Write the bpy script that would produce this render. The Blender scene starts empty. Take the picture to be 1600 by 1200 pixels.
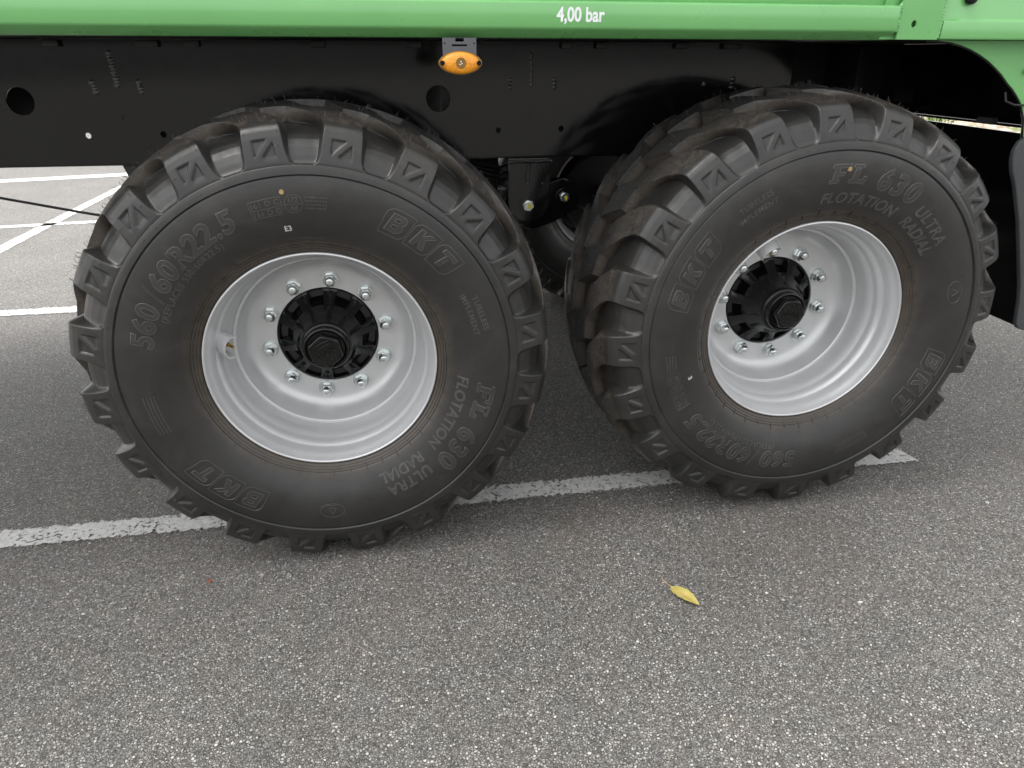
import bpy, bmesh, math, random
import numpy as np
from mathutils import Matrix, Vector
random.seed(4)
rad = math.radians
scene = bpy.context.scene
COL = scene.collection

# ------------------------------------------------------------------ camera
cam_d = bpy.data.cameras.new('camera'); cam = bpy.data.objects.new('camera', cam_d); COL.objects.link(cam)
scene.camera = cam
PITCH, YAW, ROLL = 0.44112, 0.15770, -0.02190
fw = Vector((math.sin(YAW)*math.cos(PITCH), math.cos(YAW)*math.cos(PITCH), -math.sin(PITCH)))
rt = Vector((math.cos(YAW), -math.sin(YAW), 0)); up = rt.cross(fw)
c_, s_ = math.cos(ROLL), math.sin(ROLL)
R_ = c_*rt + s_*up; U_ = -s_*rt + c_*up
m = Matrix((R_, U_, -fw)).transposed().to_4x4(); m.translation = Vector((0.2197, -1.7457, 1.3299))
cam.matrix_world = m
cam_d.sensor_width = 36; cam_d.lens = 36*1102.55/1600; cam_d.clip_start = 0.05; cam_d.clip_end = 500

# ------------------------------------------------------------------ sky, sun, exposure
SUN_EL, SUN_AZ = 62, 296          # azimuth clockwise from +Y: brightest cloud high up behind the trailer, to the left
world = bpy.data.worlds.new('World'); scene.world = world; world.use_nodes = True
wn = world.node_tree.nodes; wl = world.node_tree.links; wn.clear()
sky = wn.new('ShaderNodeTexSky'); sky.sky_type = 'NISHITA'; sky.sun_disc = False
sky.sun_elevation = rad(SUN_EL); sky.sun_rotation = rad(SUN_AZ); sky.dust_density = 4; sky.air_density = 1.2; sky.ozone_density = 1
hs = wn.new('ShaderNodeHueSaturation'); hs.inputs['Saturation'].default_value = 0.06      # overcast: nearly white cloud
bg = wn.new('ShaderNodeBackground'); bg.inputs['Strength'].default_value = 0.14
wo = wn.new('ShaderNodeOutputWorld')
wl.new(sky.outputs[0], hs.inputs['Color']); wl.new(hs.outputs[0], bg.inputs['Color']); wl.new(bg.outputs[0], wo.inputs['Surface'])
sd = bpy.data.lights.new('sun', 'SUN'); sd.energy = 0.85; sd.angle = rad(40); sd.color = (1, .95, .88)
sun = bpy.data.objects.new('sun', sd); COL.objects.link(sun)
sdir = Vector((math.sin(rad(SUN_AZ))*math.cos(rad(SUN_EL)), math.cos(rad(SUN_AZ))*math.cos(rad(SUN_EL)), math.sin(rad(SUN_EL))))
sun.rotation_euler = sdir.to_track_quat('Z', 'Y').to_euler()
vs = scene.view_settings; vs.view_transform = 'Standard'; vs.look = 'None'; vs.gamma = 1; vs.use_curve_mapping = False
vs.exposure = 1.80

# ------------------------------------------------------------------ material helpers
class NT:
    def __init__(s, name):
        s.m = bpy.data.materials.new(name); s.m.use_nodes = True
        s.n = s.m.node_tree.nodes; s.l = s.m.node_tree.links
        s.b = s.n['Principled BSDF']; s.out = s.n['Material Output']
    def new(s, t, **k):
        x = s.n.new(t)
        for a, v in k.items(): setattr(x, a, v)
        return x
    def set(s, node, **k):
        for a, v in k.items(): node.inputs[a.replace('_', ' ')].default_value = v
    def link(s, a, b): s.l.new(a, b)
    def math(s, op, a, b=None, c=None, clamp=False):
        x = s.new('ShaderNodeMath', operation=op); x.use_clamp = clamp
        for i, v in enumerate((a, b, c)):
            if v is None: continue
            if isinstance(v, (int, float)): x.inputs[i].default_value = v
            else: s.link(v, x.inputs[i])
        return x.outputs[0]
    def noise(s, scale, detail=4, rough=.55, vec=None, dist=0):
        x = s.new('ShaderNodeTexNoise'); s.set(x, Scale=scale, Detail=detail, Roughness=rough, Distortion=dist)
        if vec is not None: s.link(vec, x.inputs['Vector'])
        return x.outputs['Fac']
    def ramp(s, fac, stops):
        x = s.new('ShaderNodeValToRGB'); e = x.color_ramp.elements
        while len(e) < len(stops): e.new(.5)
        for el, (p, c) in zip(e, stops):
            el.position = p; el.color = (c, c, c, 1) if isinstance(c, (int, float)) else (*c, 1)
        s.link(fac, x.inputs[0]); return x.outputs[0]
    def mix(s, fac, a, b, blend='MIX'):
        x = s.new('ShaderNodeMix', data_type='RGBA', blend_type=blend)
        for i, v in ((0, fac), (6, a), (7, b)):
            if isinstance(v, (int, float)): x.inputs[i].default_value = v
            elif isinstance(v, tuple): x.inputs[i].default_value = (*v, 1)
            else: s.link(v, x.inputs[i])
        return x.outputs[2]
    def bump(s, h, strength, dist):
        x = s.new('ShaderNodeBump'); s.set(x, Strength=strength, Distance=dist); s.link(h, x.inputs['Height'])
        s.link(x.outputs[0], s.b.inputs['Normal']); return x
    def obj(s): return s.new('ShaderNodeTexCoord').outputs['Object']

def simple(name, col, rough, metal=0, noise_amt=.12, scale=14, bump=0, bscale=300, coat=0):
    t = NT(name); v = t.obj()
    n = t.noise(scale, 5, .6, v)
    lo = tuple(c*(1-noise_amt) for c in col); hi = tuple(min(1, c*(1+noise_amt)) for c in col)
    t.link(t.ramp(n, [(.3, lo), (.7, hi)]), t.b.inputs['Base Color'])
    n2 = t.noise(scale*2.3, 4, .6, v)
    t.link(t.ramp(n2, [(.3, max(0, rough*.85)), (.75, min(1, rough*1.2))]), t.b.inputs['Roughness'])
    t.b.inputs['Metallic'].default_value = metal
    t.b.inputs['Coat Weight'].default_value = coat; t.b.inputs['Coat Roughness'].default_value = .06
    if bump:
        t.bump(t.noise(bscale, 3, .5, v), .4, bump)
    return t.m

def mat_rubber(name, gain=1.0):
    t = NT(name); v = t.obj()
    sep = t.new('ShaderNodeSeparateXYZ'); t.link(v, sep.inputs[0])
    r = t.math('SQRT', t.math('ADD', t.math('MULTIPLY', sep.outputs[0], sep.outputs[0]), t.math('MULTIPLY', sep.outputs[2], sep.outputs[2])))
    big = t.noise(5, 7, .70, v, .9); mid = t.noise(38, 5, .6, v); fine = t.noise(420, 2, .5, v)
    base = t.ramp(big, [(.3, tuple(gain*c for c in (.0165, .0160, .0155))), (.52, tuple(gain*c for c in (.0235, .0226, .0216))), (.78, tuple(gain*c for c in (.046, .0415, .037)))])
    # brown storage film round the bead
    bead = t.math('MULTIPLY', t.ramp(r, [(.312, 1.0), (.345, 0.0)]), t.ramp(mid, [(.3, .35), (.7, 1.0)]))
    base = t.mix(t.math('MULTIPLY', bead, .75), base, (.070, .054, .040))
    # scuffed tread with pale specks, brown earth on the shoulders
    tread = t.ramp(r, [(.596, 0.0), (.606, 1.0)])
    yc = t.math('ABSOLUTE', t.math('SUBTRACT', sep.outputs[1], .24))
    should = t.math('MULTIPLY', t.ramp(yc, [(.155, 0.0), (.185, 1.0), (.225, 1.0), (.245, 0.0)]), t.ramp(r, [(.590, 0.0), (.600, 1.0)]))
    dust = t.math('MULTIPLY', should, t.ramp(t.noise(60, 5, .7, v), [(.45, 0.0), (.66, 1.0)]))
    base = t.mix(t.math('MULTIPLY', dust, .5), base, (.15, .11, .075))
    bloom = t.math('MULTIPLY', t.ramp(r, [(.588, 0.0), (.597, 1.0), (.612, 1.0), (.622, 0.0)]), t.ramp(yc, [(.15, 1.0), (.2, 0.0)]))
    base = t.mix(t.math('MULTIPLY', bloom, .5), base, (.105, .082, .062))
    grey = t.math('MULTIPLY', tread, t.ramp(t.noise(140, 4, .7, v), [(.40, 0.0), (.72, 1.0)]))
    base = t.mix(t.math('MULTIPLY', grey, .55), base, (.105, .105, .105))
    speck = t.math('MULTIPLY', tread, t.ramp(t.noise(430, 2, .5, v), [(.63, 0.0), (.72, 1.0)]))
    base = t.mix(t.math('MULTIPLY', speck, .75), base, (.30, .28, .25))
    t.link(base, t.b.inputs['Base Color'])
    t.link(t.ramp(mid, [(.3, .28), (.7, .46)]), t.b.inputs['Roughness'])
    t.b.inputs['Specular IOR Level'].default_value = .5
    h = t.math('ADD', t.math('MULTIPLY', fine, .35), t.math('MULTIPLY', mid, 1.0))
    t.bump(h, .16, .0015)
    return t.m

def mat_asphalt():
    t = NT('asphalt'); v = t.obj()
    # slight coordinate warp keeps the stone cells irregular
    vo = t.new('ShaderNodeTexVoronoi', feature='F1'); t.set(vo, Scale=160, Randomness=1); t.link(v, vo.inputs['Vector'])
    ve = t.new('ShaderNodeTexVoronoi', feature='DISTANCE_TO_EDGE'); t.set(ve, Scale=160, Randomness=1); t.link(v, ve.inputs['Vector'])
    vf = t.new('ShaderNodeTexVoronoi', feature='F1'); t.set(vf, Scale=300, Randomness=1); t.link(v, vf.inputs['Vector'])
    sc = t.new('ShaderNodeSeparateColor'); t.link(vo.outputs['Color'], sc.inputs[0])
    sf = t.new('ShaderNodeSeparateColor'); t.link(vf.outputs['Color'], sf.inputs[0])
    stone = t.ramp(sc.outputs[0], [(.0, (0.1120, 0.1087, 0.1043)), (.45, (0.1804, 0.1754, 0.1683)), (.75, (0.2589, 0.2523, 0.2429)), (.94, (0.3617, 0.3535, 0.3397)), (1, (.45, .435, .415))])
    grit = t.ramp(sf.outputs[0], [(.0, (0.0485, 0.0469, 0.0446)), (.6, (0.1120, 0.1087, 0.1043)), (.9, (0.2435, 0.2364, 0.2271)), (1, (.33, .32, .305))])
    edge = t.ramp(ve.outputs['Distance'], [(.05, 0.0), (.17, 1.0)])
    keep = t.math('GREATER_THAN', sc.outputs[1], .30)
    fac = t.math('MULTIPLY', edge, keep)
    col = t.mix(fac, grit, stone)
    col = t.mix(t.math('MULTIPLY', t.math('SUBTRACT', 1, edge), .52), col, (0.0331, 0.0320, 0.0309))
    patch = t.ramp(t.noise(1.7, 5, .6, v), [(.25, .92), (.75, 1.24)])
    col = t.mix(1.0, col, patch, 'MULTIPLY')
    warm = t.ramp(t.noise(9, 4, .6, v), [(.35, (1, 1, 1)), (.8, (1.06, 1.0, .93))])
    col = t.mix(1.0, col, warm, 'MULTIPLY')
    earth = t.math('MULTIPLY', t.ramp(t.noise(2.3, 6, .7, v, .8), [(.52, 0.0), (.72, .38)]), t.ramp(t.noise(60, 3, .6, v), [(.35, .3), (.65, 1.0)]))
    col = t.mix(earth, col, (.165, .135, .108))
    stain = t.ramp(t.noise(3.1, 3, .5, v), [(.66, 0.0), (.80, .35)])
    col = t.mix(stain, col, (0.0824, 0.0797, 0.0758))
    t.link(col, t.b.inputs['Base Color'])
    t.link(t.ramp(sc.outputs[2], [(0, .62), (1, .88)]), t.b.inputs['Roughness'])
    h = t.math('MULTIPLY', edge, t.math('ADD', sc.outputs[0], .4))
    t.bump(h, .9, .0034)
    return t.m

def mat_paint_line():
    t = NT('worn_road_paint'); v = t.obj()
    uv = t.new('ShaderNodeUVMap'); sep = t.new('ShaderNodeSeparateXYZ'); t.link(uv.outputs[0], sep.inputs[0])
    d = t.math('ABSOLUTE', t.math('SUBTRACT', sep.outputs[1], .5))           # 0 centre, .5 edge
    n = t.noise(75, 5, .7, v); n2 = t.noise(240, 3, .6, v); n3 = t.noise(5, 4, .6, v)
    warp = t.new('ShaderNodeMix', data_type='VECTOR'); warp.inputs[0].default_value = .06
    nz = t.new('ShaderNodeTexNoise'); t.set(nz, Scale=14, Detail=4); t.link(v, nz.inputs['Vector']); t.link(v, warp.inputs[4]); t.link(nz.outputs['Color'], warp.inputs[5])
    cr = t.new('ShaderNodeTexVoronoi', feature='DISTANCE_TO_EDGE'); t.set(cr, Scale=6.5); t.link(warp.outputs[1], cr.inputs['Vector'])
    crack = t.math('MULTIPLY', t.math('LESS_THAN', cr.outputs['Distance'], .016), t.math('GREATER_THAN', t.noise(9, 3, .5, v), .57))
    wear = t.math('ADD', t.math('ADD', t.math('MULTIPLY', n, .75), t.math('MULTIPLY', n2, .30)), t.math('MULTIPLY', n3, .18))
    edge = t.ramp(d, [(.30, 0.0), (.5, .30)])
    worn = t.math('GREATER_THAN', t.math('ADD', wear, edge), .675)
    gone = t.math('MAXIMUM', worn, crack)
    col = t.ramp(t.noise(60, 5, .7, v), [(.3, (.40, .395, .38)), (.7, (.60, .595, .58))])
    t.link(col, t.b.inputs['Base Color']); t.b.inputs['Roughness'].default_value = .75
    t.bump(t.noise(230, 3, .6, v), .5, .002)
    tr = t.new('ShaderNodeBsdfTransparent'); mx = t.new('ShaderNodeMixShader')
    t.link(gone, mx.inputs[0]); t.link(t.b.outputs[0], mx.inputs[1]); t.link(tr.outputs[0], mx.inputs[2]); t.link(mx.outputs[0], t.out.inputs['Surface'])
    return t.m

M = {}
M['rubber'] = mat_rubber('tyre_rubber')
M['raised'] = mat_rubber('tyre_rubber_lit_edges', 2.5)  # polished raised edges; the light they catch is put into this paler rubber
M['raised_dark'] = mat_rubber('tyre_rubber_lettering', 1.5)  # milder lightened copy of the rubber, for the letter faces
M['asphalt'] = mat_asphalt()
M['line'] = mat_paint_line()
M['green'] = simple('green_paint', (.150, .42, .134), .30, 0, .04, 6, .0002, 120, .6)
M['black'] = simple('black_gloss_paint', (.006, .0062, .0065), .11, 0, .15, 8, .0003, 22, .10)
M['black_rough'] = simple('black_chassis_paint', (.012, .012, .012), .42, 0, .2, 20, .0005, 160)
M['weld'] = simple('black_weld_bead', (.012, .012, .012), .22, 0, .3, 90, .003, 260, .6)
M['hub'] = simple('black_cast_hub', (.0045, .0045, .0045), .11, 0, .2, 30, .0008, 110, .1)
M['hub'].node_tree.nodes['Principled BSDF'].inputs['Specular IOR Level'].default_value = .30
M['black'].node_tree.nodes['Principled BSDF'].inputs['Specular IOR Level'].default_value = .40
M['silver'] = simple('silver_rim_paint', (.56, .565, .57), .37, .42, .03, 9, .0002, 300)
M['zinc'] = simple('zinc_plated_steel', (.62, .65, .65), .22, .95, .1, 60, .0003, 400)
M['brass'] = simple('brass', (.50, .33, .10), .3, .9, .15, 90)
M['amber'] = simple('amber_lens', (.85, .30, .01), .22, 0, .3, 260, .002, 700, .4)
M['amber_dark'] = simple('amber_lens_centre', (.22, .12, .02), .2, 0, .2, 200)
M['grey_plastic'] = simple('grey_plastic', (.10, .105, .115), .5, 0, .1, 30, .0004, 300)
M['grey_flap'] = simple('grey_rubber_edge', (.045, .047, .05), .5, 0, .12, 20, .0005, 260)
M['white_print'] = simple('white_print', (.80, .81, .83), .5, 0, .03, 20)
M['yellow_mark'] = simple('yellow_paint_mark', (.72, .66, .03), .45, 0, .1, 90)
M['ochre'] = simple('ochre_sticker_dot', (.33, .23, .09), .6, 0, .2, 120)
M['chalk'] = simple('chalk_mark', (.50, .50, .47), .8, 0, .3, 300)
M['pebble'] = simple('pale_grit', (.46, .44, .41), .8, 0, .35, 40)

# ------------------------------------------------------------------ mesh helpers
def put(name, mesh, mat=None, parent=None, loc=(0, 0, 0), rot=(0, 0, 0)):
    o = bpy.data.objects.new(name, mesh); COL.objects.link(o)
    if mat is not None and not mesh.materials: mesh.materials.append(mat)
    o.location = loc; o.rotation_euler = rot
    if parent: o.parent = parent
    return o
def empty(name, loc=(0, 0, 0), parent=None):
    o = bpy.data.objects.new(name, None); COL.objects.link(o); o.location = loc; o.empty_display_size = .1
    if parent: o.parent = parent
    return o
def tag(o, label=None, cat=None, group=None, kind=None):
    if label: o['label'] = label
    if cat: o['category'] = cat
    if group: o['group'] = group
    if kind: o['kind'] = kind
    return o
def pydata(name, v, f, smooth=True, angle=35):
    me = bpy.data.meshes.new(name); me.from_pydata([tuple(map(float, p)) for p in v], [], [tuple(map(int, q)) for q in f]); me.update()
    if smooth:
        me.polygons.foreach_set('use_smooth', [True]*len(me.polygons)); me.set_sharp_from_angle(angle=rad(angle))
    return me
def bm_mesh(name, bm, smooth=True, angle=35):
    me = bpy.data.meshes.new(name); bm.to_mesh(me); bm.free()
    if smooth:
        me.polygons.foreach_set('use_smooth', [True]*len(me.polygons)); me.set_sharp_from_angle(angle=rad(angle))
    return me
def box_into(bm, x0, x1, y0, y1, z0, z1, bev=0):
    g = bmesh.ops.create_cube(bm, size=1)['verts']
    for v in g: v.co = Vector(((x0+x1)/2+v.co.x*(x1-x0), (y0+y1)/2+v.co.y*(y1-y0), (z0+z1)/2+v.co.z*(z1-z0)))
    if bev:
        es = list({e for v in g for e in v.link_edges}); bmesh.ops.bevel(bm, geom=es, offset=bev, segments=2, affect='EDGES', profile=.6)
def box_mesh(name, *a, bev=.003):
    bm = bmesh.new(); box_into(bm, *a, bev=bev); return bm_mesh(name, bm)
def lathe(name, prof, n=128, close=False, angle=30):
    """profile of (r, y) turned about the Y axis"""
    v, f = [], []
    for r, y in prof:
        for k in range(n):
            a = 2*math.pi*k/n; v.append((r*math.cos(a), y, r*math.sin(a)))
    for i in range(len(prof)-1):
        for k in range(n):
            k2 = (k+1) % n; f.append((i*n+k, i*n+k2, (i+1)*n+k2, (i+1)*n+k))
    return pydata(name, v, f, True, angle)
def tube_into(bm, pts, r, n=6, taper=1.0):
    pts = [Vector(p) for p in pts]; rings = []
    for i, p in enumerate(pts):
        d = (pts[min(i+1, len(pts)-1)] - pts[max(i-1, 0)]).normalized()
        a = d.orthogonal().normalized() if i == 0 else (prev - d*prev.dot(d)).normalized()
        prev = a; b = d.cross(a); rr = r*(1+(taper-1)*i/max(1, len(pts)-1))
        rings.append([bm.verts.new(p + rr*(math.cos(t)*a+math.sin(t)*b)) for t in [2*math.pi*k/n for k in range(n)]])
    for A, B in zip(rings, rings[1:]):
        for k in range(n): bm.faces.new((A[k], A[(k+1) % n], B[(k+1) % n], B[k]))
    bm.faces.new(rings[0][::-1]); bm.faces.new(rings[-1])
def sphere_into(bm, c, r, seg=8, sq=(1, 1, 1)):
    g = bmesh.ops.create_uvsphere(bm, u_segments=seg, v_segments=max(4, seg//2+1), radius=r)['verts']
    for v in g: v.co = Vector((v.co.x*sq[0]+c[0], v.co.y*sq[1]+c[1], v.co.z*sq[2]+c[2]))
def curve_mesh(cu):
    o = bpy.data.objects.new('tmp', cu); COL.objects.link(o)
    bpy.context.view_layer.update(); dg = bpy.context.evaluated_depsgraph_get()
    me = bpy.data.meshes.new_from_object(o.evaluated_get(dg)); bpy.data.objects.remove(o); bpy.data.curves.remove(cu)
    return me
def spline(cu, pts, cyc=True):
    s = cu.splines.new('POLY'); s.points.add(len(pts)-1)
    for p, q in zip(s.points, pts): p.co = (q[0], q[1], 0, 1)
    s.use_cyclic_u = cyc
def circ(cx, cz, r, n=40, sx=1): return [(cx+sx*r*math.cos(2*math.pi*k/n), cz+r*math.sin(2*math.pi*k/n)) for k in range(n)]
def plate(name, outer, holes=(), y0=0, y1=.01, bev=.0015):
    """flat plate in the XZ plane between y0 (front) and y1, with real holes"""
    cu = bpy.data.curves.new('tmp', 'CURVE'); cu.dimensions = '2D'; cu.fill_mode = 'BOTH'
    cu.extrude = max(1e-4, (y1-y0)/2-bev); cu.bevel_depth = bev; cu.bevel_resolution = 1; cu.offset = -bev
    spline(cu, outer)
    for h in holes: spline(cu, h)
    me = curve_mesh(cu); me.name = name
    for v in me.vertices: x, u, w = v.co; v.co = (x, (y0+y1)/2-w, u)
    me.update(); me.polygons.foreach_set('use_smooth', [True]*len(me.polygons)); me.set_sharp_from_angle(angle=rad(40))
    return me
def text_mesh(txt, size, fill=True, bevel=0, extrude=0, offset=0, shear=0, space=1.0, center=False):
    cu = bpy.data.curves.new('tmp', 'FONT'); cu.body = txt; cu.size = size; cu.fill_mode = 'BOTH' if fill else 'NONE'
    cu.bevel_depth = bevel; cu.bevel_resolution = 0; cu.extrude = extrude; cu.offset = offset; cu.shear = shear; cu.space_character = space
    cu.resolution_u = 4
    if center: cu.align_x = 'CENTER'
    return curve_mesh(cu)

# ------------------------------------------------------------------ ground
gm = pydata('ground', [(-80, -60, 0), (80, -60, 0), (80, 120, 0), (-80, 120, 0)], [(0, 1, 2, 3)], False)
tag(put('asphalt_ground', gm, M['asphalt']), kind='structure')
def line_strip(pts0, pts1):
    """worn painted stripe between two edges, finely cut along its length"""
    (ax, ay), (bx_, by) = pts0; (cx, cy), (dx, dy) = pts1
    n = 24; v, f = [], []
    for i in range(n+1):
        t = i/n; v += [(ax+(bx_-ax)*t, ay+(by-ay)*t, .004), (cx+(dx-cx)*t, cy+(dy-cy)*t, .004)]
    for i in range(n): f.append((2*i, 2*i+2, 2*i+3, 2*i+1))
    me = pydata('painted_line', v, f, False)
    uv = me.uv_layers.new(name='UVMap')
    for p in me.polygons:
        for li in p.loop_indices:
            k = me.loops[li].vertex_index; uv.data[li].uv = ((k//2)/n, k % 2)
    return tag(put('painted_line', me, M['line']), kind='structure')
line_strip([(-3.0, .247), (1.955, .095)], [(-3.0, .380), (1.93, .221)])
line_strip([(-6, 2.69), (.7, 2.40)], [(-6, 2.85), (.7, 2.56)])
line_strip([(-9, 4.98), (.7, 5.20)], [(-9, 5.13), (.7, 5.37)])
line_strip([(-9, 7.55), (.7, 8.30)], [(-9, 7.95), (.7, 8.72)])
line_strip([(-2.765, 3.0), (-2.785, 9.6)], [(-2.945, 3.0), (-2.915, 9.6)])

# ------------------------------------------------------------------ trailer root
trailer = empty('farm_trailer', (0, 0, 0))
tag(trailer, 'green farm trailer with black chassis and two large treaded wheels in view', 'trailer')
TILT = .0225
def part(name, mesh, mat, parent=trailer):
    return put(name, mesh, mat, parent, (-.0295, 0, 0) if parent is trailer else (0, 0, 0), (0, TILT, 0) if parent is trailer else (0, 0, 0))

# ------------------------------------------------------------------ tyre
# sidewall (r, y) from the bead outwards up to the raised band
SIDE = [(.291, .022), (.296, .006), (.3005, .001), (.303, -.0035), (.3065, -.0050), (.3075, -.0040), (.3085, -.0055), (.3135, -.0085), (.3145, -.0072), (.3155, -.0090),
        (.320, -.0112), (.3212, -.0100), (.3225, -.0125), (.330, -.0175), (.345, -.0255), (.360, -.0322), (.375, -.0378), (.390, -.0424), (.405, -.0458), (.420, -.0480),
        (.435, -.0490), (.450, -.0488), (.465, -.0474), (.478, -.0452), (.4835, -.0440), (.4850, -.0426), (.4862, -.0450), (.4880, -.0468), (.497, -.0455), (.5055, -.0432), (.5072, -.0420), (.508, -.0400)]
_sr = [p[0] for p in SIDE]; _sy = [p[1] for p in SIDE]
_skip = {.3005, .303, .3075, .3145, .3212, .485}
_lr = [p[0] for p in SIDE if p[0] not in _skip]; _ly = [p[1] for p in SIDE if p[0] not in _skip]
def side_y(r): return float(np.interp(r, _lr, _ly))
TOP = np.array([(.508, -.0400), (.511, -.0400), (.515, -.0392), (.530, -.0360), (.550, -.0310), (.568, -.0245), (.582, -.0165), (.592, -.0065), (.5985, .0060), (.603, .020), (.6075, .038), (.6125, .062),
                (.6175, .090), (.6205, .112), (.6220, .1245), (.6227, .1305), (.6245, .147), (.6280, .180), (.6298, .205), (.6303, .221), (.6290, .226), (.592, .2285), (.592, .240)])
FLO = np.array([(.508, -.0400), (.5095, -.0375), (.512, -.0325), (.528, -.0240), (.546, -.0110), (.559, .0030), (.568, .0170), (.574, .0320), (.578, .0470), (.581, .0620), (.583, .0780), (.585, .092),
                (.586, .105), (.587, .116), (.5872, .1250), (.5874, .1300), (.589, .150), (.591, .185), (.592, .208), (.592, .222), (.592, .2265), (.592, .2286), (.592, .240)])
WID = np.array([.33, .315, .285, .262, .250, .240, .232, .226, .224, .228, .236, .244, .250, .252, .254, .254, .254, .254, .254, .254, .254, .254, .254])   # half width, in pitches
DEL = np.array([.10, .095, .085, .070, .070, .075, .08, .085, .085, .085, .08, .075, .07, .065, .055, .045, .045, .045, .045, .045, .045, .045, .045])
SKEW = np.array([0, 0, 0, 0, 0, 0, 0, .004, .018, .045, .095, .185, .315, .43, .495, .80, .84, .93, 1.0, 1.04, 1.05, 1.05, 1.05])   # the bar leans back, steps sideways, then runs on to the crown
def dense(a, k, n):
    """resample between control rows with k steps per span"""
    x = np.arange(len(a)); out = np.concatenate([np.linspace(i, i+1, k[i], endpoint=False) for i in range(len(a)-1)]+[[len(a)-1]])
    return out
STEPS = [1, 1, 2, 8, 9, 6, 3, 2, 2, 3, 3, 4, 4, 3, 2, 2, 3, 3, 2, 1, 1, 1]
XS = dense(TOP, STEPS, None)
def samp(a): return np.stack([np.interp(XS, np.arange(len(a)), a[:, j]) for j in range(a.shape[1])], 1) if a.ndim == 2 else np.interp(XS, np.arange(len(a)), a)
tTOP, tFLO, tW, tD, tS = samp(TOP), samp(FLO), samp(WID), samp(DEL), samp(SKEW)
INNER = np.linspace(-1, 1, 33)
def tri_recess(a, b):
    """depth of the two triangular pockets; a in -1..1 across the lug, b in 0..1 up the panel"""
    def sd(poly):
        d = 9
        for (x0, y0), (x1, y1) in zip(poly, poly[1:]+poly[:1]):
            ex, ey = x1-x0, y1-y0; L = math.hypot(ex, ey); d = min(d, ((a-x0)*ey-(b*2.0-y0)*ex)/L*-1)
        return d
    t1 = [(-.58, .34), (.30, .34), (-.58, 1.40)]; t2 = [(.58, 1.50), (-.30, 1.50), (.58, .44)]
    d = max(sd(t1), sd(t2))
    return min(1, max(0, d/.08))
PITCHES, PA = 20, 2*math.pi/20
def half_tyre(phase):
    """near half: bead, sidewall, lugs, up to the crown centre line"""
    V, F = [], []
    us = []
    # column layout for one pitch: groove, wall, lug top, wall
    nrows = len(XS); ncol = None; grid = []
    for i in range(nrows):
        w, d = tW[i], tD[i]; cols = []
        g0 = .5-(w+d)
        wall = [(1.0, 0.0), (.80, .04), (.55, .33), (.30, .71), (.11, .950), (.02, .994)]
        cols += [(-.5, 0), (-.5+g0*.5, 0)]
        cols += [(-(w+d*a), h) for a, h in wall]
        cols += [(w*.985*x, 1) for x in INNER]
        cols += [(w+d*a, h) for a, h in wall[::-1]]
        cols += [(.5-g0*.5, 0)]
        row = []
        rr = tTOP[i]; ff = tFLO[i]; bpan = (rr[0]-.511)/(.585-.511)
        for j, (u, h) in enumerate(cols):
            r = ff[0]+(rr[0]-ff[0])*h; y = ff[1]+(rr[1]-ff[1])*h
            if h == 1 and 0 < bpan < 1 and tTOP[i][1] < -.01:
                dp = tri_recess(u/(w*.985), bpan)*.0048; y += dp*.93; r -= dp*.36
            row.append((u+tS[i], r, y))
        grid.append(row); ncol = len(row)
    total = ncol*PITCHES
    for r, y in SIDE[:-1]:
        for k in range(PITCHES):
            for j in range(ncol):
                a = phase+PA*(k+grid[0][j][0]); V.append((r*math.cos(a), y, r*math.sin(a)))
    for row in grid:
        for k in range(PITCHES):
            for (u, r, y) in row:
                a = phase+PA*(k+u); V.append((r*math.cos(a), y, r*math.sin(a)))
    R = len(SIDE)-1+nrows
    for i in range(R-1):
        for j in range(total):
            j2 = (j+1) % total; F.append((i*total+j, i*total+j2, (i+1)*total+j2, (i+1)*total+j))
    return np.array(V), F, total
def tyre_mesh(phase, ground=True):
    V, F, total = half_tyre(phase)
    V2, F2, _ = half_tyre(phase+PA*.5)
    V2 = V2.copy(); V2[:, 1] = .48-V2[:, 1]
    n = len(V); v = np.concatenate([V, V2]); f = list(F)+[tuple(n+q for q in p[::-1]) for p in F2]
    # radial ticks moulded on the bead
    extra_v, extra_f = [], []
    for k in range(44):
        a = 2*math.pi*k/44+phase; r0, r1 = .301, (.326 if k % 2 else .331); b = .0011
        base = len(v)+len(extra_v)
        for r in (r0, r1):
            for sx in (-1, 1):
                for dy in (.002, -.0022):
                    y = side_y(r)+dy; aa = a+sx*b/r; extra_v.append((r*math.cos(aa), y, r*math.sin(aa)))
        for q in ((0, 1, 5, 4), (2, 6, 7, 3), (1, 3, 7, 5), (0, 2, 3, 1), (4, 5, 7, 6)): extra_f.append(tuple(base+x for x in q))
    v = np.concatenate([v, np.array(extra_v)]); f += extra_f
    if ground:                                            # tyre flattened where it bears on the ground, sidewall bulging a little
        low = np.clip((-v[:, 2]-.40)/.2, 0, 1)
        v[:, 1] += np.sign(v[:, 1]-.24)*low**2*.010*np.clip((np.abs(v[:, 1]-.24))/.28, 0, 1)
        v[:, 2] = np.maximum(v[:, 2], -.5995)
    return pydata('tyre', v, f, True, 42)

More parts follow.
